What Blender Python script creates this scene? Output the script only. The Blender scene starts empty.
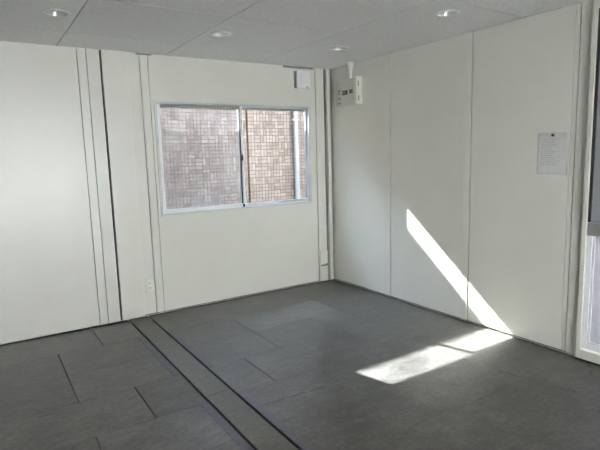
import bpy, bmesh, math, random
from mathutils import Vector, Matrix, Euler

random.seed(7)
sc = bpy.context.scene
C = sc.collection
# ------------------------------------------------------------------ camera
cam_d = bpy.data.cameras.new('camera'); cam = bpy.data.objects.new('camera', cam_d); C.objects.link(cam)
RT = Vector((0.837833, -0.545195, -0.028242)); UP = Vector((0.100048, 0.102482, 0.989691)); FW = Vector((0.53668, 0.832021, -0.140408))
m = Matrix((RT, UP, -FW)).transposed().to_4x4(); m.translation = Vector((-3.3537, -4.5099, 1.4387))
cam.matrix_world = m
cam_d.sensor_width = 36.0; cam_d.lens = 36.0 * 496.56 / 600.0; cam_d.clip_start = 0.05
sc.camera = cam
# ------------------------------------------------------------------ sky, sun, exposure
SKY_BASE, SKY_GLOW, SUN = 2.3, 60.0, 105.0   # hazy bright sky round the low-ish sun
w = bpy.data.worlds.new('sky'); sc.world = w; w.use_nodes = True
nt = w.node_tree; bg = nt.nodes['Background']
tc = nt.nodes.new('ShaderNodeTexCoord'); sx = nt.nodes.new('ShaderNodeSeparateXYZ'); rp = nt.nodes.new('ShaderNodeValToRGB')
nt.links.new(tc.outputs['Generated'], sx.inputs[0]); nt.links.new(sx.outputs['Z'], rp.inputs[0]); nt.links.new(rp.outputs[0], bg.inputs[0])
rp.color_ramp.elements[0].position = 0.0; rp.color_ramp.elements[0].color = (0.92, 0.95, 1.0, 1)
rp.color_ramp.elements[1].position = 0.75; rp.color_ramp.elements[1].color = (0.40, 0.50, 0.66, 1)
gv = nt.nodes.new('ShaderNodeVectorMath'); gv.operation = 'DOT_PRODUCT'; nt.links.new(tc.outputs['Generated'], gv.inputs[0])
sv = -Vector((0.252, -1.0, -0.797)).normalized(); gv.inputs[1].default_value = sv
def wm(op, a, b):
    x = nt.nodes.new('ShaderNodeMath'); x.operation = op
    for i, v in enumerate((a, b)):
        if isinstance(v, (int, float)): x.inputs[i].default_value = v
        else: nt.links.new(v, x.inputs[i])
    return x.outputs[0]
nt.links.new(wm('ADD', SKY_BASE, wm('MULTIPLY', SKY_GLOW, wm('POWER', wm('MAXIMUM', gv.outputs['Value'], 0.0), 7.0))), bg.inputs[1])
sd = bpy.data.lights.new('sun', 'SUN'); sd.energy = SUN; sd.angle = math.radians(0.53); sd.color = (1.0, 0.97, 0.93)
sun = bpy.data.objects.new('sun', sd); C.objects.link(sun)
sdir = Vector((0.252, -1.0, -0.797)).normalized()
sun.rotation_euler = sdir.to_track_quat('-Z', 'Y').to_euler()
sc.view_settings.view_transform = 'Standard'; sc.view_settings.look = 'None'
sc.view_settings.gamma = 1.0; sc.view_settings.use_curve_mapping = False
sc.view_settings.exposure = 0.0
cy = sc.cycles
cy.use_denoising = True; cy.max_bounces = 14; cy.diffuse_bounces = 8; cy.transparent_max_bounces = 16
cy.caustics_reflective = False; cy.caustics_refractive = False; cy.sample_clamp_indirect = 12.0

def portal(name, loc, rot, sx_, sy_):
    l = bpy.data.lights.new(name, 'AREA'); l.shape = 'RECTANGLE'; l.size = sx_; l.size_y = sy_
    l.cycles.is_portal = True
    o = bpy.data.objects.new(name, l); C.objects.link(o); o.location = loc; o.rotation_euler = rot
PI = math.pi
portal('daylight_portal', (-2.35, -7.29, 1.2), (-PI/2, 0, 0), 2.4, 2.2)      # back wall glazing, shining +y
portal('daylight_portal', (0.12, -5.25, 1.22), (0, PI/2, 0), 0.8, 0.8)      # right wall window, shining -x
portal('daylight_portal', (0.12, -3.7, 1.15), (0, PI/2, 0), 2.2, 1.7)       # door
portal('daylight_portal', (-1.13, 0.13, 1.42), (PI/2+PI, 0, 0), 1.7, 1.0)   # window

# ------------------------------------------------------------------ materials
def mat(name, col, rough=0.5, metal=0.0, spec=0.5, build=None):
    mt = bpy.data.materials.new(name); mt.use_nodes = True
    b = mt.node_tree.nodes['Principled BSDF']
    b.inputs['Base Color'].default_value = (*col, 1); b.inputs['Roughness'].default_value = rough
    b.inputs['Metallic'].default_value = metal; b.inputs['Specular IOR Level'].default_value = spec
    if build: build(mt.node_tree, b)
    return mt
class N:
    """tiny node helper"""
    def __init__(s, t): s.t = t
    def n(s, typ, **k):
        x = s.t.nodes.new(typ)
        for a, v in k.items(): setattr(x, a, v)
        return x
    def put(s, sock, v):
        if hasattr(v, 'is_linked') or hasattr(v, 'links'): s.t.links.new(v, sock)
        else: sock.default_value = v
    def math(s, op, a, b=0.0, c=0.0):
        x = s.n('ShaderNodeMath', operation=op); s.put(x.inputs[0], a); s.put(x.inputs[1], b); s.put(x.inputs[2], c); return x.outputs[0]
    def noise(s, vec, scale, detail=3.0, rough=0.55):
        x = s.n('ShaderNodeTexNoise'); s.put(x.inputs['Vector'], vec); x.inputs['Scale'].default_value = scale
        x.inputs['Detail'].default_value = detail; x.inputs['Roughness'].default_value = rough; return x.outputs['Fac']
    def ramp(s, f, stops):
        x = s.n('ShaderNodeValToRGB'); s.put(x.inputs[0], f)
        e = x.color_ramp.elements
        e[0].position, e[0].color = stops[0][0], (*stops[0][1], 1)
        e[1].position, e[1].color = stops[-1][0], (*stops[-1][1], 1)
        for p, c in stops[1:-1]: q = e.new(p); q.color = (*c, 1)
        return x.outputs[0]
    def mix(s, f, a, b, blend='MIX'):
        x = s.n('ShaderNodeMix', data_type='RGBA', blend_type=blend); s.put(x.inputs[0], f)
        s.put(x.inputs[6], a); s.put(x.inputs[7], b); return x.outputs[2]
    def maprange(s, f, a, b, c=0.0, d=1.0):
        x = s.n('ShaderNodeMapRange'); s.put(x.inputs[0], f)
        for i, v in enumerate((a, b, c, d)): s.put(x.inputs[i+1], v)
        return x.outputs[0]
    def bump(s, bs, h, strength=0.2, dist=0.01):
        x = s.n('ShaderNodeBump'); s.put(x.inputs['Height'], h); x.inputs['Strength'].default_value = strength
        x.inputs['Distance'].default_value = dist; s.t.links.new(x.outputs[0], bs.inputs['Normal'])
    def obj(s): return s.n('ShaderNodeTexCoord').outputs['Object']

def wall_build(t, b):
    h = N(t); v = h.obj()
    n = h.noise(v, 2.2, 3); c = h.ramp(n, [(0.3, (0.725, 0.715, 0.655)), (0.7, (0.755, 0.745, 0.685))])
    t.links.new(c, b.inputs['Base Color'])
    h.bump(b, h.noise(v, 260, 2), 0.06, 0.002)
M_wall = mat('painted_steel_panel', (0.75, 0.755, 0.70), 0.30, build=wall_build)
M_strip = mat('cream_cover_strip', (0.74, 0.735, 0.66), 0.4, build=wall_build)
M_greywall = mat('grey_wall', (0.3, 0.3, 0.29), 0.6, build=lambda t, b: t.links.new(
    N(t).ramp(N(t).noise(N(t).obj(), 3), [(0.3, (0.28, 0.28, 0.27)), (0.7, (0.32, 0.32, 0.31))]), b.inputs['Base Color']))
M_dark = mat('dark_gap', (0.02, 0.02, 0.02), 0.8, build=lambda t, b: t.links.new(
    N(t).ramp(N(t).noise(N(t).obj(), 12), [(0.3, (0.015, 0.015, 0.015)), (0.7, (0.03, 0.03, 0.03))]), b.inputs['Base Color']))
def ceil_build(t, b):
    h = N(t); v = h.obj()
    n = h.noise(v, 48, 4, 0.7); holes = h.maprange(n, 0.36, 0.46)
    c = h.mix(holes, (0.76, 0.76, 0.765, 1), (0.90, 0.89, 0.895, 1))
    t.links.new(c, b.inputs['Base Color']); h.bump(b, holes, 0.5, 0.003)
M_ceil = mat('fissured_ceiling_board', (0.8, 0.8, 0.8), 0.9, spec=0.2, build=ceil_build)
M_ceilgap = mat('ceiling_joint', (0.35, 0.36, 0.36), 0.9, build=lambda t, b: t.links.new(
    N(t).ramp(N(t).noise(N(t).obj(), 12), [(0.3, (0.28, 0.28, 0.28)), (0.7, (0.34, 0.34, 0.34))]), b.inputs['Base Color']))

SCUFF = [  # dark scuffs on the floor: x0, y0, x1, y1
    (-2.10, -2.095, -1.95, -2.10), (-1.92, -2.103, -1.80, -2.105), (-1.77, -2.11, -1.66, -2.118),
    (-1.02, -2.56, -0.99, -2.58), (-0.61, -2.60, -0.585, -2.75), (-0.37, -2.55, -0.36, -2.60),
    (-0.86, -1.96, -0.82, -1.97), (-0.53, -2.98, -0.50, -3.06), (-0.10, -2.93, 0.0, -2.86), (-0.22, -3.0, -0.15, -2.96), (-3.2, -1.45, -3.12, -1.46), (-2.72, -1.55, -2.64, -1.53)]
def floor_build(t, b):
    h = N(t); v = h.n('ShaderNodeNewGeometry').outputs['Position']
    rnd = h.n('ShaderNodeNewGeometry').outputs['Random Per Island']
    n1 = h.noise(v, 3.0, 5, 0.6); n2 = h.noise(v, 34, 4, 0.65)
    mp = h.n('ShaderNodeMapping'); mp.inputs['Scale'].default_value = (1.6, 3.5, 1); t.links.new(v, mp.inputs[0])
    n3 = h.noise(mp.outputs[0], 4, 5, 0.7)
    f = h.math('ADD', h.math('MULTIPLY', n1, 0.45), h.math('ADD', h.math('MULTIPLY', n2, 0.30), h.math('MULTIPLY', n3, 0.25)))
    c = h.ramp(f, [(0.39, (0.036, 0.0355, 0.032)), (0.5, (0.070, 0.0685, 0.062)), (0.61, (0.118, 0.115, 0.104))])
    k = h.math('ADD', h.math('MULTIPLY', rnd, 0.22), 0.89)
    kc = h.n('ShaderNodeCombineColor')
    for i in range(3): t.links.new(k, kc.inputs[i])
    c = h.mix(1.0, c, kc.outputs[0], 'MULTIPLY')
    sep = h.n('ShaderNodeSeparateXYZ'); t.links.new(v, sep.inputs[0]); X, Y = sep.outputs[0], sep.outputs[1]
    wob = h.math('MULTIPLY', h.math('SUBTRACT', h.noise(v, 30, 2), 0.5), 0.03)
    tot = None
    for x0, y0, x1, y1 in SCUFF:
        L = math.hypot(x1-x0, y1-y0); ux, uy = (x1-x0)/L, (y1-y0)/L
        a = h.math('ADD', h.math('MULTIPLY', h.math('SUBTRACT', X, x0), ux), h.math('MULTIPLY', h.math('SUBTRACT', Y, y0), uy))
        d = h.math('ADD', h.math('ADD', h.math('MULTIPLY', h.math('SUBTRACT', X, x0), -uy), h.math('MULTIPLY', h.math('SUBTRACT', Y, y0), ux)), wob)
        q = h.math('MULTIPLY', h.math('LESS_THAN', h.math('ABSOLUTE', h.math('SUBTRACT', a, L/2)), L/2), h.maprange(h.math('ABSOLUTE', d), 0.006, 0.013, 1.0, 0.0))
        tot = q if tot is None else h.math('MAXIMUM', tot, q)
    grain = h.maprange(h.noise(v, 55, 3, 0.7), 0.38, 0.48)
    c = h.mix(h.math('MULTIPLY', h.math('MULTIPLY', tot, grain), 0.85), c, (0.018, 0.018, 0.018, 1))
    specks = h.maprange(h.noise(v, 17, 3, 0.6), 0.66, 0.72)
    c = h.mix(h.math('MULTIPLY', specks, 0.6), c, (0.035, 0.035, 0.035, 1))
    t.links.new(c, b.inputs['Base Color'])
    t.links.new(h.maprange(n1, 0.3, 0.7, 0.28, 0.42), b.inputs['Roughness'])
    h.bump(b, n2, 0.12, 0.002)
M_floor = mat('dark_grey_vinyl_tile', (0.1, 0.1, 0.09), 0.42, spec=0.5, build=floor_build)
def simple(c0, c1, scale=8, bump=0.0):
    def f(t, b):
        h = N(t); n = h.noise(h.obj(), scale, 4)
        t.links.new(h.ramp(n, [(0.3, c0), (0.7, c1)]), b.inputs['Base Color'])
        if bump: h.bump(b, n, bump, 0.003)
    return f
M_seam = mat('seam_cover_strip', (0.11, 0.11, 0.095), 0.5, build=simple((0.085, 0.085, 0.072), (0.125, 0.122, 0.102), 30))
M_tape = mat('violet_grey_strip', (0.13, 0.125, 0.16), 0.5, build=simple((0.062, 0.058, 0.080), (0.10, 0.095, 0.125), 40))
M_alu = mat('white_aluminium', (0.82, 0.84, 0.87), 0.3, build=simple((0.88, 0.89, 0.91), (0.92, 0.93, 0.95)))
M_alul = mat('pale_aluminium', (0.6, 0.62, 0.65), 0.35, build=simple((0.58, 0.60, 0.63), (0.64, 0.66, 0.69)))
M_alug = mat('grey_aluminium', (0.5, 0.51, 0.52), 0.35, metal=0.4, build=simple((0.46, 0.47, 0.48), (0.54, 0.55, 0.56)))
M_rail = mat('dull_grey_metal', (0.27, 0.27, 0.27), 0.45, metal=0.3, build=simple((0.24, 0.24, 0.24), (0.30, 0.30, 0.30)))
M_frame = mat('cream_metal_frame', (0.70, 0.70, 0.62), 0.35, build=simple((0.68, 0.68, 0.60), (0.73, 0.73, 0.66)))
M_black = mat('black_rubber', (0.015, 0.015, 0.015), 0.6, build=simple((0.012, 0.012, 0.012), (0.02, 0.02, 0.02)))
M_white = mat('white_plastic', (0.86, 0.86, 0.86), 0.4, build=simple((0.85, 0.85, 0.85), (0.89, 0.89, 0.89)))
M_ivory = mat('ivory_plastic', (0.66, 0.645, 0.54), 0.45, build=simple((0.62, 0.61, 0.54), (0.66, 0.65, 0.58)))
M_ivoryl = mat('pale_ivory_plastic', (0.80, 0.79, 0.71), 0.4, build=simple((0.79, 0.78, 0.70), (0.82, 0.81, 0.73)))
M_ink = mat('dark_print', (0.06, 0.06, 0.055), 0.6, build=simple((0.05, 0.05, 0.045), (0.075, 0.075, 0.07)))
M_inkg = mat('grey_print', (0.25, 0.25, 0.23), 0.6, build=simple((0.22, 0.22, 0.20), (0.28, 0.28, 0.26)))
M_refl = mat('lamp_reflector', (0.86, 0.86, 0.86), 0.25, metal=0.3, build=simple((0.84, 0.84, 0.84), (0.88, 0.88, 0.88)))
M_metal = mat('dull_steel', (0.35, 0.35, 0.34), 0.4, metal=0.8, build=simple((0.30, 0.30, 0.29), (0.40, 0.40, 0.39), 60))
M_paper = mat('white_paper', (0.84, 0.84, 0.83), 0.7, build=simple((0.92, 0.92, 0.91), (0.95, 0.95, 0.94), 20))
M_pipe = mat('pale_grey_pipe', (0.3, 0.32, 0.36), 0.75, spec=0.2, build=simple((0.21, 0.23, 0.26), (0.25, 0.27, 0.30), 5))
M_ground = mat('concrete_ground', (0.5, 0.49, 0.47), 0.9, build=simple((0.46, 0.45, 0.43), (0.56, 0.55, 0.53), 3, 0.2))
M_outwall = mat('outer_cream_panel', (0.72, 0.71, 0.64), 0.5, build=simple((0.70, 0.69, 0.62), (0.75, 0.74, 0.67), 3))

def glass(name, tint, refl=1.0, rough=0.0, film=0.0):
    mt = bpy.data.materials.new(name); mt.use_nodes = True; t = mt.node_tree; t.nodes.clear(); h = N(t)
    out = h.n('ShaderNodeOutputMaterial'); tr = h.n('ShaderNodeBsdfTransparent'); gl = h.n('ShaderNodeBsdfGlossy'); mx = h.n('ShaderNodeMixShader')
    tr.inputs[0].default_value = (*tint, 1); gl.inputs['Roughness'].default_value = rough
    lw = h.n('ShaderNodeLayerWeight'); lw.inputs['Blend'].default_value = 0.5     # Schlick, the same from both sides of a thin pane
    fr = h.math('ADD', 0.04, h.math('MULTIPLY', h.math('POWER', lw.outputs['Facing'], 5.0), 0.9))
    t.links.new(h.math('MULTIPLY', fr, refl), mx.inputs[0])
    t.links.new(tr.outputs[0], mx.inputs[1]); t.links.new(gl.outputs[0], mx.inputs[2])
    last = mx.outputs[0]
    if film > 0:   # pale blotches painted in place of whitish reflections on the pane
        df = h.n('ShaderNodeBsdfDiffuse'); df.inputs[0].default_value = (0.75, 0.76, 0.80, 1)
        mp = h.n('ShaderNodeMapping'); mp.inputs['Scale'].default_value = (3.5, 1, 2.5); t.links.new(h.obj(), mp.inputs[0])
        m2 = h.n('ShaderNodeMixShader'); t.links.new(h.maprange(h.noise(mp.outputs[0], 1.6, 3), 0.35, 0.75, 0.0, film), m2.inputs[0])
        t.links.new(last, m2.inputs[1]); t.links.new(df.outputs[0], m2.inputs[2]); last = m2.outputs[0]
    t.links.new(last, out.inputs[0])
    return mt
M_glass = glass('clear_glass', (0.93, 0.95, 0.95), 1.3)
M_glass_haze = glass('painted_haze_glass', (0.84, 0.87, 0.90), 1.2, rough=0.035, film=0.22)
def frost(name, col, mixd):
    mt = bpy.data.materials.new(name); mt.use_nodes = True; t = mt.node_tree; t.nodes.clear(); h = N(t)
    out = h.n('ShaderNodeOutputMaterial'); tl = h.n('ShaderNodeBsdfTranslucent'); df = h.n('ShaderNodeBsdfDiffuse'); gl = h.n('ShaderNodeBsdfGlossy')
    cc = h.ramp(h.noise(h.obj(), 45, 3), [(0.3, tuple(x*0.93 for x in col)), (0.7, col)])
    t.links.new(cc, tl.inputs[0]); t.links.new(cc, df.inputs[0]); gl.inputs['Roughness'].default_value = 0.15
    a = h.n('ShaderNodeMixShader'); a.inputs[0].default_value = mixd; t.links.new(tl.outputs[0], a.inputs[1]); t.links.new(df.outputs[0], a.inputs[2])
    b_ = h.n('ShaderNodeMixShader'); b_.inputs[0].default_value = 0.06; t.links.new(a.outputs[0], b_.inputs[1]); t.links.new(gl.outputs[0], b_.inputs[2])
    t.links.new(b_.outputs[0], out.inputs[0]); return mt
M_frost = frost('frosted_glass', (0.36, 0.36, 0.385), 0.15)
M_frostg = frost('grey_panel', (0.33, 0.34, 0.36), 0.92)

def brick_build(t, b):
    h = N(t); v = h.n('ShaderNodeNewGeometry').outputs['Position']
    sep = h.n('ShaderNodeSeparateXYZ'); t.links.new(v, sep.inputs[0])
    u = h.math('DIVIDE', h.math('ADD', sep.outputs[0], 20.0), 0.102); z = h.math('DIVIDE', h.math('ADD', sep.outputs[2], 5.0), 0.102)
    iu, iz, fu, fz = h.math('FLOOR', u), h.math('FLOOR', z), h.math('FRACT', u), h.math('FRACT', z)
    cmb = h.n('ShaderNodeCombineXYZ'); t.links.new(iu, cmb.inputs[0]); t.links.new(iz, cmb.inputs[1])
    wn = h.n('ShaderNodeTexWhiteNoise', noise_dimensions='2D'); t.links.new(cmb.outputs[0], wn.inputs['Vector'])
    alt = h.math('MODULO', h.math('ADD', iu, iz), 2.0)
    flip = h.math('GREATER_THAN', wn.outputs['Value'], 0.78)
    vert = h.math('ABSOLUTE', h.math('SUBTRACT', alt, flip))
    inv = h.math('SUBTRACT', 1.0, vert)
    main = h.math('ADD', h.math('MULTIPLY', fu, vert), h.math('MULTIPLY', fz, inv))     # axis that is split in two bars
    oth = h.math('ADD', h.math('MULTIPLY', fz, vert), h.math('MULTIPLY', fu, inv))
    m2 = h.math('MULTIPLY', main, 2.0); im, fm = h.math('FLOOR', m2), h.math('FRACT', m2)
    def edge(f, wdt):
        return h.maprange(h.math('ABSOLUTE', h.math('SUBTRACT', f, 0.5)), 0.5 - wdt, 0.5 - wdt*0.4, 0.0, 1.0)
    mort = h.math('MAXIMUM', edge(fm, 0.13), h.math('MAXIMUM', edge(oth, 0.07), h.math('MULTIPLY', edge(h.math('FRACT', h.math('MULTIPLY', oth, 2.0)), 0.12), h.math('LESS_THAN', h.math('FRACT', h.math('MULTIPLY', wn.outputs['Value'], 7.3)), 0.45))))
    c3 = h.n('ShaderNodeCombineXYZ'); t.links.new(iu, c3.inputs[0]); t.links.new(iz, c3.inputs[1]); t.links.new(im, c3.inputs[2])
    w3 = h.n('ShaderNodeTexWhiteNoise', noise_dimensions='3D'); t.links.new(c3.outputs[0], w3.inputs['Vector'])
    col = h.ramp(w3.outputs['Value'], [(0.0, (0.15, 0.12, 0.11)), (0.35, (0.185, 0.15, 0.138)), (0.7, (0.21, 0.178, 0.165)), (1.0, (0.25, 0.22, 0.205))])
    big = h.ramp(h.noise(v, 2.2, 4), [(0.3, (0.88, 0.88, 0.90)), (0.7, (1.0, 0.98, 0.95))])
    col = h.mix(1.0, col, big, 'MULTIPLY')
    col = h.mix(h.math('MULTIPLY', mort, 0.9), col, (0.06, 0.048, 0.045, 1))
    t.links.new(col, b.inputs['Base Color']); h.bump(b, h.math('SUBTRACT', 1.0, mort), 0.5, 0.006)
M_brick = mat('tan_brick_cladding', (0.5, 0.4, 0.33), 0.85, spec=0.2, build=brick_build)

# ------------------------------------------------------------------ mesh helpers
class MB:
    def __init__(s): s.bm = bmesh.new()
    def box(s, x0, x1, y0, y1, z0, z1, bev=0.0):
        r = bmesh.ops.create_cube(s.bm, size=1.0); vs = r['verts']
        for v in vs: v.co = Vector(((x0+x1)/2 + v.co.x*(x1-x0), (y0+y1)/2 + v.co.y*(y1-y0), (z0+z1)/2 + v.co.z*(z1-z0)))
        if bev > 0:
            es = list({e for v in vs for e in v.link_edges})
            bmesh.ops.bevel(s.bm, geom=es, offset=bev, segments=2, profile=0.5, affect='EDGES')
        return s
    def lathe(s, prof, seg=32, mtx=Matrix()):
        """profile of (r, z) revolved about z"""
        rings = []
        for r, z in prof:
            if r < 1e-6: rings.append([s.bm.verts.new(mtx @ Vector((0, 0, z)))])
            else: rings.append([s.bm.verts.new(mtx @ Vector((r*math.cos(2*PI*i/seg), r*math.sin(2*PI*i/seg), z))) for i in range(seg)])
        for a, b in zip(rings, rings[1:]):
            for i in range(seg):
                j = (i+1) % seg
                q = [a[i % len(a)], a[j % len(a)], b[j % len(b)], b[i % len(b)]]
                u = []
                for v in q:
                    if v not in u: u.append(v)
                if len(u) > 2: s.bm.faces.new(u)
        return s
    def build(s, name, m_, parent=None, smooth=False, kind=None, loc=None):
        bmesh.ops.recalc_face_normals(s.bm, faces=s.bm.faces[:])
        me = bpy.data.meshes.new(name); 
        if loc: 
            for v in s.bm.verts: v.co -= Vector(loc)
        s.bm.to_mesh(me); s.bm.free()
        me.materials.append(m_)
        if smooth:
            for p in me.polygons: p.use_smooth = True
            try: me.set_sharp_from_angle(angle=math.radians(35))
            except Exception: pass
        o = bpy.data.objects.new(name, me); C.objects.link(o)
        if loc: o.location = loc
        if parent is not None:
            o.parent = parent
            o.matrix_parent_inverse = Matrix.Identity(4)
        if kind: o['kind'] = kind
        return o
def empty(name, loc, kind=None):
    o = bpy.data.objects.new(name, None); C.objects.link(o); o.location = loc; o.empty_display_size = 0.05
    if kind: o['kind'] = kind
    return o
def tag(o, label, cat, group=None):
    o['label'] = label; o['category'] = cat
    if group: o['group'] = group
    return o
class Part(MB):
    """mesh given in world coordinates, stored relative to a parent root"""
    def __init__(s, root): super().__init__(); s.root = root
    def make(s, name, m_, parent=None, smooth=False):
        off = s.root.location
        for v in s.bm.verts: v.co -= off
        return s.build(name, m_, parent or s.root, smooth)

H = 2.35
X0, YB = -7.4, -7.2        # far left wall, back wall

# ------------------------------------------------------------------ floor
def tiles(bm, xs0, xs1, rows, joints, z0, z1, gap, wides, bev=0.0):
    for k in range(len(rows)-1):
        ya, yb = rows[k], rows[k+1]
        js = sorted([j for j in joints(k) if xs0 < j[0] < xs1])
        edges = [(xs0, 0)] + js + [(xs1, 0)]
        for (a, wa), (b, wb) in zip(edges, edges[1:]):
            bm.box(a + (wa if wa else gap)/2, b - (wb if wb else gap)/2, yb + gap/2, ya - gap/2, z0, z1)
rows = [0.0, -0.51, -0.965, -1.41, -1.865, -2.32, -2.775, -3.23, -3.685, -4.14, -4.595, -5.05, -5.505, -5.96, -6.415, -6.87, YB]
def jl(k):
    base = [-2.65, -2.97, -2.97, -2.642, -2.963, -2.963][k % 6]
    return [(base - 0.91*i, 0.007 if i == 0 and k < 6 else 0.0012) for i in range(0, 6)]
def jr(k):
    base = [-1.87, -1.56, -1.56, -1.87, -1.55, -1.55][k % 6]
    return [(base + 0.91*i, (0.006 if k in (3,) and i == 0 else 0.003 if k in (1, 2, 4, 5) else 0.0012)) for i in range(0, 3)]
f = MB()
tiles(f, X0, -2.336, rows, jl, -0.012, 0.0, 0.0011, None)
tiles(f, -2.143, 0.0, rows, jr, -0.012, 0.0, 0.0011, None)
f.build('floor', M_floor, kind='structure')
MB().box(X0, 0, YB, 0.0, -0.10, -0.05).build('floor_base', M_dark, kind='structure')
f = MB()
for a, b in ((0.0, -1.80), (-1.80, -3.62), (-3.62, -5.44), (-5.44, YB)):
    f.box(-2.320, -2.160, b+0.0008, a-0.0008, -0.012, 0.002, 0.0012)
f.build('trim_floor_seam', M_seam, kind='structure')
side = {-2.335: 'left', -2.146: 'right'}
tp = [(-2.383, -2.337, -0.51, -1.395, 'violet-grey strip left of the floor seam, far one nearer the window wall'),
      (-2.383, -2.337, -1.865, -2.75, 'violet-grey strip left of the floor seam, near one at the photo edge'),
      (-2.140, -2.098, -0.51, -1.41, 'violet-grey strip right of the floor seam, far one nearer the window wall'),
      (-2.140, -2.098, -1.865, -2.78, 'violet-grey strip right of the floor seam, near one at the photo edge')]
for x0, x1, ya, yb, lab in tp:
    c = ((x0+x1)/2, (ya+yb)/2, 0.0)
    tag(MB().box(x0, x1, yb, ya, 0.0002, 0.0022, 0.0006).build('adhesive_strip', M_tape, loc=c), lab, 'strip', 'violet-grey strips along the floor seam')

# ------------------------------------------------------------------ ceiling
c_ = MB(); g = 0.006
cx = [0.0, -0.905, -1.835, -2.715, -3.625, -4.535, -5.445, -6.355, X0]; cyy = [0.0, -0.47, -1.40, -2.32, -3.23, -4.14, -5.05, -5.96, -6.87, YB]
for i in range(len(cx)-1):
    for j in range(len(cyy)-1):
        c_.box(cx[i+1]+g/2, cx[i]-g/2, cyy[j+1]+g, cyy[j]-g, H, H+0.010, 0.002)
ceil = c_.build('ceiling', M_ceil, kind='structure')
cb = MB().box(X0-0.1, 0.1, YB-0.1, 0.02, H+0.007, H+0.03)
backing = cb.build('ceiling_backing', M_ceilgap, kind='structure')
MB().box(X0-0.12, 0.14, YB-0.12, 0.10, H+0.14, H+0.26).build('roof', M_outwall, kind='structure')
# recess holes for the downlights
LAMPS = [(-2.839, -1.00), (-1.709, -0.942), (-0.582, -0.925), (-0.593, -2.135)]
LAMPS_ALL = LAMPS + [(-1.70, -2.14)] * 0
cut = MB()
for x, y in LAMPS_ALL: cut.lathe([(0, 2.25), (0.066, 2.25), (0.066, 2.47), (0, 2.47)], 40, Matrix.Translation((x, y, 0)))
cutter = cut.build('cutter', M_dark)
for o in (ceil, backing):
    md = o.modifiers.new('b', 'BOOLEAN'); md.object = cutter; md.operation = 'DIFFERENCE'; md.solver = 'EXACT'
bpy.context.view_layer.update()
dg = bpy.context.evaluated_depsgraph_get()
for o in (ceil, backing):
    me = bpy.data.meshes.new_from_object(o.evaluated_get(dg)); o.modifiers.clear(); o.data = me
bpy.data.objects.remove(cutter)

# ------------------------------------------------------------------ window wall (y = 0)
PB = 0.014     # bottom of panels: thin dark shadow gap above the floor
WX0, WX1, WZ0, WZ1 = -1.957, -0.278, 0.905, 1.950     # opening
wb = MB()
TH = 0.025
def pan(mb, x0, x1, front, z0=PB, z1=H): mb.box(x0, x1, front, front+TH, z0, z1, 0.0015)
pan(wb, X0, -3.47, -0.022); pan(wb, -3.467, -2.574, -0.022); pan(wb, -2.569, -2.503, -0.024); pan(wb, -2.498, -2.397, -0.024)
wb.build('wall_back_left_unit', M_wall, kind='structure')
wb = MB()
wb.box(-2.383, -2.178, -0.034, 0.0, PB, H, 0.002)
pan(wb, -2.178, -2.066, 0.0); pan(wb, -2.061, -1.992, -0.003)
# window panel in four pieces + columns right of it
wb.box(-1.988, WX0, 0, TH, PB, H); wb.box(WX1, -0.208, 0, TH, PB, H)
wb.box(WX0, WX1, 0, TH, PB, WZ0); wb.box(WX0, WX1, 0, TH, WZ1, H)
pan(wb, -0.200, -0.088, -0.002)
wb.build('wall_window_side', M_wall, kind='structure')
wk = MB()
wk.box(X0-0.08, WX0, 0.028, 0.075, -0.05, H+0.14); wk.box(WX1, 0.08, 0.028, 0.075, -0.05, H+0.14)
wk.box(WX0, WX1, 0.028, 0.075, -0.05, WZ0); wk.box(WX0, WX1, 0.028, 0.075, WZ1, H+0.14)
wk.build('wall_window_side_outer', M_outwall, kind='structure')
dk = MB(); dk.box(X0, WX0, 0.0255, 0.0275, 0, H); dk.box(WX1, 0.0, 0.0255, 0.0275, 0, H)
dk.box(WX0, WX1, 0.0255, 0.0275, 0, WZ0-0.002); dk.box(-2.399, -2.38, 0.02, 0.024, 0, H)
dk.build('trim_wall_backing', M_dark, kind='structure')
MB().box(-0.064, -0.026, -0.030, 0.022, PB, H, 0.003).build('trim_corner_post', M_strip, kind='structure')
# narrow raised seam cover on the window wall
for i, (a, b) in enumerate(((-2.058, -1.995), (-0.206, -0.086))):
    MB().box(a+0.006, b-0.006, -0.006 - 0.001, -0.002, PB, H, 0.001).build('trim_seam_cover_%s' % ('post', 'corner')[i], M_strip if i else M_wall, kind='structure')
# small dark gaps under the ceiling
dg_ = MB().box(-2.09, -1.955, -0.012, -0.0045, H-0.013, H-0.001, 0.002); dg_.box(-0.60, -0.23, -0.012, -0.0045, H-0.020, H-0.001, 0.002)
dg_.build('trim_ceiling_gap', M_rail, kind='structure')

# ------------------------------------------------------------------ window
W = empty('window_1', (-1.1175, 0.0, WZ0), 'structure')
def ring(p, x0, x1, z0, z1, y0, y1, t, tb=None, tt=None, bev=0.001):
    tb = tb if tb is not None else t; tt = tt if tt is not None else t
    p.box(x0, x0+t, y0, y1, z0, z1, bev); p.box(x1-t, x1, y0, y1, z0, z1, bev)
    p.box(x0+t, x1-t, y0, y1, z0, z0+tb, bev); p.box(x0+t, x1-t, y0, y1, z1-tt, z1, bev)
p = Part(W); ring(p, WX0-0.004, WX1+0.004, WZ0-0.004, WZ1+0.004, -0.008, 0.0, 0.012); p.make('cream_surround', M_frame)
p = Part(W); ring(p, WX0+0.002, WX1-0.002, WZ0+0.002, WZ1-0.002, -0.002, 0.085, 0.018, 0.022, 0.018)
# track ribs on sill and head
p.box(WX0+0.02, WX1-0.02, 0.040, 0.044, WZ0+0.02, WZ0+0.034); p.box(WX0+0.02, WX1-0.02, 0.040, 0.044, WZ1-0.034, WZ1-0.018)
p.make('window_frame', M_alul)
MIDX = -1.105
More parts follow.
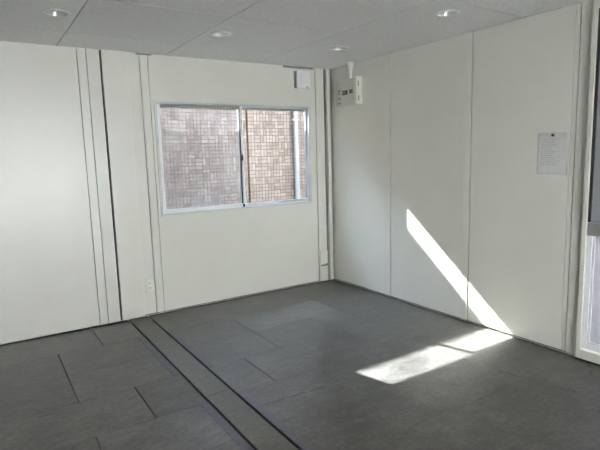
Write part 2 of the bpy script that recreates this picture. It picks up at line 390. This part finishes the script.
# left sash on the inner track
s = Part(W); sx0, sx1, sz0, sz1 = WX0+0.020, MIDX+0.022, WZ0+0.024, WZ1-0.022
s.box(sx0, sx0+0.032, 0.012, 0.038, sz0, sz1, 0.0015); s.box(sx1-0.026, sx1, 0.012, 0.038, sz0, sz1, 0.0015)
s.box(sx0+0.020, sx1-0.026, 0.012, 0.038, sz0, sz0+0.036, 0.0015)
ls = s.make('sash', M_alu); ls['label'] = 'white sash of the left pane'
r_ = Part(W); r_.box(sx0+0.020, sx1-0.026, 0.014, 0.037, sz1-0.030, sz1, 0.0015); r_.make('top_rail', M_rail, ls)
s = Part(W); s.box(sx0+0.018, sx1-0.024, 0.024, 0.028, sz0+0.034, sz1-0.028); s.make('glass_pane', M_glass_haze, ls)
s = Part(W); s.box(sx1-0.033, sx1-0.0265, 0.009, 0.034, sz0, sz1, 0.001); s.make('gasket', M_black, ls)
s = Part(W); s.box(sx1-0.034, sx1-0.012, 0.004, 0.012, sz0, sz0+0.03, 0.002); s.make('corner_guide', M_black, ls)
s = Part(W); s.box(sx1-0.030, sx1-0.012, 0.000, 0.012, 1.395, 1.45, 0.003); s.box(sx1-0.036, sx1-0.018, -0.010, 0.0, 1.41, 1.425, 0.003)
s.make('window_latch', M_black)
# right sash on the outer track
s = Part(W); tx0, tx1 = MIDX-0.004, WX1-0.020
s.box(tx0, tx0+0.026, 0.046, 0.072, sz0, sz1, 0.0015); s.box(tx1-0.010, tx1, 0.046, 0.072, sz0, sz1, 0.0015)
s.box(tx0+0.026, tx1-0.010, 0.046, 0.072, sz0, sz0+0.030, 0.0015)
rs = s.make('sash', M_alug); rs['label'] = 'grey sash of the right pane'
r_ = Part(W); r_.box(tx0+0.026, tx1-0.010, 0.046, 0.072, sz1-0.030, sz1, 0.0015); r_.make('top_rail', M_rail, rs)
s = Part(W); s.box(tx0+0.024, tx1-0.008, 0.057, 0.061, sz0+0.028, sz1-0.028); s.make('glass_pane', M_glass, rs)

# ------------------------------------------------------------------ right wall (x = 0)
wr = MB()
def panr(y1, y0, fx=0.0, z0=PB, z1=H): wr.box(-fx, 0.022, y0, y1, z0, z1, 0.0015)
DY0, DY1, DZ1 = -2.795, -4.56, 2.33      # door opening
panr(-0.0, -0.868); panr(-0.871, -0.940); panr(-0.951, -1.796); panr(-1.799, -1.866); panr(-1.879, -2.672); panr(-2.675, -2.706); panr(-2.711, -2.793)
panr(-4.56, -4.85)
wr.box(0.0, 0.022, -5.65, -4.85, PB, 0.85); wr.box(0.0, 0.022, -5.65, -4.85, 1.6, H); panr(-5.65, YB)
wr.build('wall_right', M_wall, kind='structure')
wo = MB(); wo.box(0.024, 0.075, DY0, 0.03, -0.05, H+0.14); wo.box(0.024, 0.075, -4.85, DY1, -0.05, H+0.14); wo.box(0.024, 0.075, YB, -5.65, -0.05, H+0.14)
wo.box(0.024, 0.075, -5.65, -4.85, -0.05, 0.85); wo.box(0.024, 0.075, -5.65, -4.85, 1.6, H+0.14); wo.box(0.0, 0.075, DY1, DY0, DZ1, H+0.14)
wo.build('wall_right_outer', M_outwall, kind='structure')
MB().box(0.0225, 0.0235, DY0, 0.0, 0, H).build('trim_right_backing', M_dark, kind='structure')
for nm, ya, yb in (('far', -0.873, -0.940), ('middle', -1.801, -1.866), ('near', -2.713, -2.781)):
    t = MB()
    if nm == 'near': t.box(-0.006, 0.0, yb, ya, PB, H, 0.001)
    else:
        t.box(-0.004, 0.0, yb, ya, PB, H, 0.001)
        t.box(-0.006, -0.003, ya-0.010, ya-0.001, PB, H, 0.001); t.box(-0.006, -0.003, ya-0.036, ya-0.028, PB, H, 0.001)
    t.build('trim_right_seam_%s' % nm, M_strip, kind='structure')

# other walls, behind the camera
MB().box(X0-0.07, X0, YB, 0.0, 0, H).build('wall_left', M_greywall, kind='structure')
bw = MB(); bw.box(X0, -3.5, YB-0.07, YB, 0, H); bw.box(-1.2, 0.0, YB-0.07, YB, 0, H)
bw.box(-3.5, -1.2, YB-0.07, YB, 0, 0.10); bw.box(-3.5, -1.2, YB-0.07, YB, 2.25, H); bw.build('wall_behind_camera', M_greywall, kind='structure')
W2 = empty('window_2', (-2.35, YB, 0.1), 'structure')
p = Part(W2); ring(p, -3.5, -1.2, 0.10, 2.25, YB-0.07, YB, 0.05)
for x in (-2.35,): p.box(x-0.03, x+0.03, YB-0.06, YB-0.01, 0.15, 2.2)
p.make('window_frame', M_alu)
p = Part(W2); p.box(-3.45, -1.25, YB-0.04, YB-0.036, 0.15, 2.2); p.make('glass_pane', M_glass)
W3 = empty('window_3', (0.02, -5.25, 0.85), 'structure')
p = Part(W3); p.box(0.0, 0.07, -4.89, -4.85, 0.85, 1.6); p.box(0.0, 0.07, -5.65, -5.61, 0.85, 1.6)
p.box(0.0, 0.07, -5.61, -4.89, 0.85, 0.89); p.box(0.0, 0.07, -5.61, -4.89, 1.56, 1.6); p.make('window_frame', M_alu)
p = Part(W3); p.box(0.033, 0.037, -5.61, -4.89, 0.89, 1.56); p.make('glass_pane', M_frost)

# ------------------------------------------------------------------ door on the right wall
D = empty('door_1', (0.0, -3.67, 0.0), 'structure')
p = Part(D)
FT = 0.030
p.box(-0.034, 0.08, DY0-FT, DY0, 0.012, DZ1, 0.003); p.box(-0.034, 0.08, DY1, DY1+FT, 0.012, DZ1, 0.003)
p.box(-0.034, 0.08, DY1+FT, DY0-FT, 0.012, 0.075, 0.003); p.box(-0.034, 0.08, DY1+FT, DY0-FT, DZ1-0.04, DZ1, 0.003)
p.make('door_frame', M_frame)
MB_ = Part(D); MB_.box(-0.030, 0.07, DY1, DY0, 0.0, 0.0125); MB_.make('threshold_gap', M_black)
def leaf(ya, yb, x, lab):
    """sliding leaf: dark gasket, grey upper panel, waist rail, glazed lower half"""
    l = Part(D); l.box(x, x+0.03, ya-0.035, ya, 0.085, 0.858, 0.002); l.box(x, x+0.03, yb, yb+0.035, 0.085, 0.858, 0.002)
    l.box(x, x+0.03, yb+0.035, ya-0.035, 0.085, 0.125, 0.002)
    l.box(x+0.002, x+0.012, ya-0.052, ya-0.040, 0.125, 0.858, 0.001); l.box(x+0.002, x+0.012, yb+0.035, ya-0.052, 0.130, 0.140, 0.001)
    lf = l.make('door_leaf', M_alu); lf['label'] = lab
    q = Part(D); q.box(x-0.002, x+0.032, yb, ya, 0.858, 0.945, 0.002); q.make('waist_rail', M_rail, lf)
    q = Part(D); q.box(x-0.001, x+0.03, ya-0.018, ya, 0.947, DZ1-0.045, 0.001); q.make('gasket', M_black, lf)
    q = Part(D); q.box(x+0.010, x+0.014, yb+0.033, ya-0.033, 0.12, 0.862); q.make('lower_glass', M_frost, lf)
    q = Part(D); q.box(x+0.004, x+0.014, yb+0.002, ya-0.019, 0.945, DZ1-0.045, 0.001); q.make('upper_panel', M_frostg, lf)
    q = Part(D); q.box(x-0.004, x+0.004, yb+0.03, ya-0.024, 0.951, 0.961, 0.002); q.make('panel_bead', M_rail, lf)
leaf(DY0-FT, -3.70, -0.020, 'far leaf with grey upper panel and bright lower glass')
leaf(-3.66, DY1+FT, 0.020, 'near leaf with grey upper panel')

# ------------------------------------------------------------------ electrical panel on the right wall
by1, by0, bz0, bz1, bd = -0.20, -0.522, 1.930, 2.190, 0.075
E_ = tag(empty('breaker_panel', (0, (by0+by1)/2, bz0)), 'cream electrical breaker panel high on the right wall by the corner', 'electrical panel')
p = Part(E_); p.box(-bd, 0.0, by0, by1, bz0, bz1, 0.006); p.make('case', M_ivory)
p = Part(E_); p.box(-bd-0.004, -0.004, by0-0.022, by0+0.012, bz0-0.003, bz1+0.008, 0.005); p.make('end_cover', M_ivoryl)['label'] = 'end cover with two slots, coloured paler as if lit from behind'  # side facing the camera gets a paler colour to paint in light from behind
for z in (bz0+0.03, bz1-0.085):
    p = Part(E_); p.box(-0.058, -0.046, by0-0.0235, by0-0.0205, z, z+0.05, 0.001); p.make('slot', M_rail)
p = Part(E_); p.box(-bd-0.003, -bd, by0+0.125, by0+0.21, bz0+0.105, bz0+0.15, 0.001); p.make('breaker', M_ink)['label'] = 'dark main breaker window'
p = Part(E_); p.box(-bd-0.003, -bd, by0+0.035, by0+0.095, bz0+0.110, bz0+0.152, 0.001); bk = p.make('breaker', M_inkg); bk['label'] = 'grey breaker window'
p = Part(E_); p.box(-bd-0.010, -bd-0.002, by0+0.150, by0+0.165, bz0+0.115, bz0+0.14, 0.001); p.box(-bd-0.010, -bd-0.002, by0+0.180, by0+0.195, bz0+0.115, bz0+0.14, 0.001); p.make('breaker_toggle', M_inkg)
p = Part(E_); p.box(-bd-0.008, -bd-0.002, by0+0.052, by0+0.074, bz0+0.118, bz0+0.14, 0.001); p.make('breaker_toggle', M_ink, bk)
for ya, yb, za, zb in ((0.235, 0.29, 0.155, 0.165), (0.235, 0.29, 0.068, 0.080), (0.235, 0.28, 0.018, 0.034), (0.25, 0.258, 0.11, 0.150), (0.27, 0.278, 0.11, 0.150)):
    p = Part(E_); p.box(-bd-0.0015, -bd, by0+ya, by0+yb, bz0+za, bz0+zb); p.make('label_mark', M_inkg)
# conduit from the ceiling to the box
cxp, cyp = -0.055, by0+0.10
K = tag(empty('conduit', (cxp, cyp, bz1)), 'short ivory conduit rising from the breaker panel to the ceiling', 'conduit')
p = Part(K); p.lathe([(0, bz1), (0.017, bz1), (0.017, H-0.055), (0, H-0.055)], 24, Matrix.Translation((cxp, cyp, 0))); p.make('pipe', M_ivoryl, smooth=True)
p = Part(K); p.lathe([(0, H-0.09), (0.020, H-0.09), (0.022, H-0.06), (0.032, H-0.03), (0.035, H), (0, H)], 24, Matrix.Translation((cxp, cyp, 0))); p.make('socket', M_ivoryl, smooth=True)

# ------------------------------------------------------------------ vent cover
V = tag(empty('vent_cover', (-0.375, 0, 2.135)), 'white square ventilation cover above the window, under the ceiling', 'vent')
p = Part(V); p.box(-0.470, -0.290, -0.012, 0.0, 2.130, 2.302, 0.003); p.make('back_plate', M_rail)
p = Part(V); p.box(-0.452, -0.288, -0.040, -0.012, 2.128, 2.305, 0.006)
for i in range(7): p.box(-0.44+i*0.020, -0.429+i*0.020, -0.0425, -0.039, 2.155, 2.290, 0.001)
p.make('louvre_face', M_white)
p = Part(V); p.box(-0.345, -0.315, -0.043, -0.039, 2.138, 2.146, 0.001); p.make('pull_tab', M_inkg)

# ------------------------------------------------------------------ socket on the post side, cable duct at the corner
S = tag(empty('wall_socket', (-2.112, 0, 0.225)), 'white double wall socket low on the wall beside the post', 'socket')
p = Part(S); p.box(-2.147, -2.077, -0.009, 0.0, 0.225, 0.345, 0.003); p.make('cover_plate', M_ivoryl)
for z in (0.262, 0.306):
    p = Part(S); p.box(-2.127, -2.097, -0.0115, -0.009, z-0.014, z+0.014, 0.002); q = p.make('outlet', M_ivoryl)
    p = Part(S); p.box(-2.120, -2.117, -0.0120, -0.0113, z-0.007, z+0.007); p.box(-2.107, -2.104, -0.0120, -0.0113, z-0.007, z+0.007); p.make('slot', M_ink, q)
Dd = tag(empty('cable_duct', (-0.135, 0, PB)), 'slim white perforated cable duct low on the wall by the corner', 'cable duct')
p = Part(Dd); p.box(-0.188, -0.094, -0.018, -0.006, PB, 0.36, 0.002)
for i in range(12): p.box(-0.190, -0.092, -0.0195, -0.017, PB+0.012+0.0275*i, PB+0.024+0.0275*i, 0.001)
p.make('cover', M_ivoryl)
p = Part(Dd); p.box(-0.185, -0.11, -0.032, -0.018, 0.182, 0.200, 0.003); p.box(-0.118, -0.100, -0.036, -0.018, 0.188, 0.208, 0.003); p.make('clip', M_metal)

# ------------------------------------------------------------------ paper in a sleeve
P_ = tag(empty('paper_notice', (0, -2.553, 1.25)), 'white printed sheet in a clear sleeve pinned to right wall', 'notice')
bmx = bmesh.new()
def sheet(y0, y1, z0, z1, off, curl, nx=10, nz=12, th=0.0008):
    b = bmesh.new(); g_ = {}
    for s_ in (0, 1):
        for i in range(nx+1):
            for j in range(nz+1):
                u, v = i/nx, j/nz
                d = off + curl*(0.4*math.sin(u*PI*1.3)*(1-v) + 0.6*(1-v)**2*(u**2)) + s_*th
                g_[s_, i, j] = b.verts.new((-d, y1 + (y0-y1)*u, z0 + (z1-z0)*v - 0.5*(0.002*u)))
    for i in range(nx):
        for j in range(nz):
            for s_ in (0, 1): b.faces.new([g_[s_, i, j], g_[s_, i+1, j], g_[s_, i+1, j+1], g_[s_, i, j+1]])
    for i in range(nx):
        for j in (0, nz): b.faces.new([g_[0, i, j], g_[0, i+1, j], g_[1, i+1, j], g_[1, i, j]])
    for j in range(nz):
        for i in (0, nx): b.faces.new([g_[0, i, j], g_[0, i, j+1], g_[1, i, j+1], g_[1, i, j]])
    return b
p = Part(P_); p.bm.free(); p.bm = sheet(-2.655, -2.452, 1.262, 1.535, 0.002, 0.006); p.make('sheet', M_paper, smooth=True)
p = Part(P_); p.bm.free(); p.bm = sheet(-2.668, -2.444, 1.248, 1.541, 0.0045, 0.008)
M_sleeve = glass('plastic_sleeve', (0.995, 0.995, 0.995), 1.0, 0.12, film=0.0)
p.make('plastic_sleeve', M_sleeve, smooth=True)
p = Part(P_)
random.seed(3)
for k in range(15):
    z = 1.495 - k*0.0125; a = -2.475 - (0.02 if k in (0, 6) else 0); L = random.uniform(0.07, 0.14)
    if k == 0: L = 0.09
    p.box(-0.0036-0.002*(k/15), -0.0031, a-L, a, z, z+0.0018)
p.make('print', mat('pale_print', (0.42, 0.42, 0.41), 0.6, build=simple((0.38, 0.38, 0.37), (0.46, 0.46, 0.45))))
p = Part(P_); p.lathe([(0, 0.0), (0.009, 0.0), (0.010, 0.006), (0.007, 0.012), (0, 0.013)], 16, Matrix.Translation((-0.006, -2.557, 1.521)) @ Matrix.Rotation(-PI/2, 4, 'Y')); p.make('pin', M_black, smooth=True)

# ------------------------------------------------------------------ downlights
def downlight():
    r = empty('downlight', (0, 0, H))
    MB().lathe([(0.064, -0.001), (0.066, -0.006), (0.072, -0.007), (0.082, -0.004), (0.083, 0.0), (0.064, 0.0)], 48).build('rim', M_white, r, True)
    MB().lathe([(0.0645, -0.003), (0.055, 0.035), (0.050, 0.050), (0.0, 0.050), (0.0, 0.052), (0.052, 0.052), (0.065, 0.0)], 48).build('reflector', M_refl, r, True)
    MB().lathe([(0, 0.014), (0.020, 0.016), (0.034, 0.026), (0.036, 0.036), (0.030, 0.049), (0, 0.049)], 32).build('bulb', M_white, r, True)
    return r
first = downlight()
labs = ['unlit round downlight above the far left wall, leftmost of four', 'unlit round downlight in the ceiling above the window left pane',
        'unlit round downlight near the far right corner, above the breaker panel', 'unlit round downlight nearest the camera, at the top right']
def copy_tree(o, parent=None):
    c = o.copy(); C.objects.link(c); c.parent = parent
    for ch in [x for x in bpy.data.objects if x.parent == o]: copy_tree(ch, c)
    return c
for i, (x, y) in enumerate(LAMPS):
    o = first if i == 0 else copy_tree(first)
    o.location = (x, y, H); tag(o, labs[i], 'downlight', 'recessed ceiling downlights')

# ------------------------------------------------------------------ outdoors
MB().box(-40, 40, -40, 40, -0.5, -0.35).build('ground', M_ground, kind='structure')
# unseen white facade, added behind the camera to throw sunlight back into the room
MB().box(-16, 9, -14.2, -13.0, -0.35, 4.6).build('added_bounce_facade', M_white, kind='structure')
BY = 2.0; BZ = 1.657 + 0.798*BY
B = tag(empty('neighbouring_building', (0, BY, -0.35)), 'tan brick clad building seen through the window', 'building')
p = Part(B); p.box(-9, -0.036, BY, BY+5, -0.35, BZ-0.02); p.box(-0.0, 9, BY, BY+5, -0.35, BZ-0.02); p.make('brick_wall', M_brick)
p = Part(B); p.box(-0.036, 0.0, BY+0.03, BY+0.05, -0.35, BZ-0.02); p.make('expansion_joint', mat('dark_sealant', (0.05, 0.03, 0.035), 0.6, build=simple((0.015, 0.01, 0.012), (0.025, 0.015, 0.018))))
p = Part(B); p.box(-9.0, 9.0, BY, BY+5.0, BZ-0.02, BZ, 0.0); p.make('roof_edge', M_outwall)
DP = tag(empty('downpipe', (0.775, BY-0.07, -0.35)), 'pale grey downpipe on the brick wall behind right pane', 'downpipe')
p = Part(DP); p.lathe([(0, -0.35), (0.036, -0.35), (0.036, BZ-0.05), (0, BZ-0.05)], 32, Matrix.Translation((0.775, BY-0.07, 0))); p.make('pipe', M_pipe, smooth=True)
for z in (0.35, 1.95):
    p = Part(DP); p.lathe([(0.036, z), (0.040, z), (0.040, z+0.03), (0.036, z+0.03)], 32, Matrix.Translation((0.775, BY-0.07, 0))); p.box(0.74, 0.81, BY-0.035, BY-0.0005, z, z+0.03); p.make('bracket', M_alug)
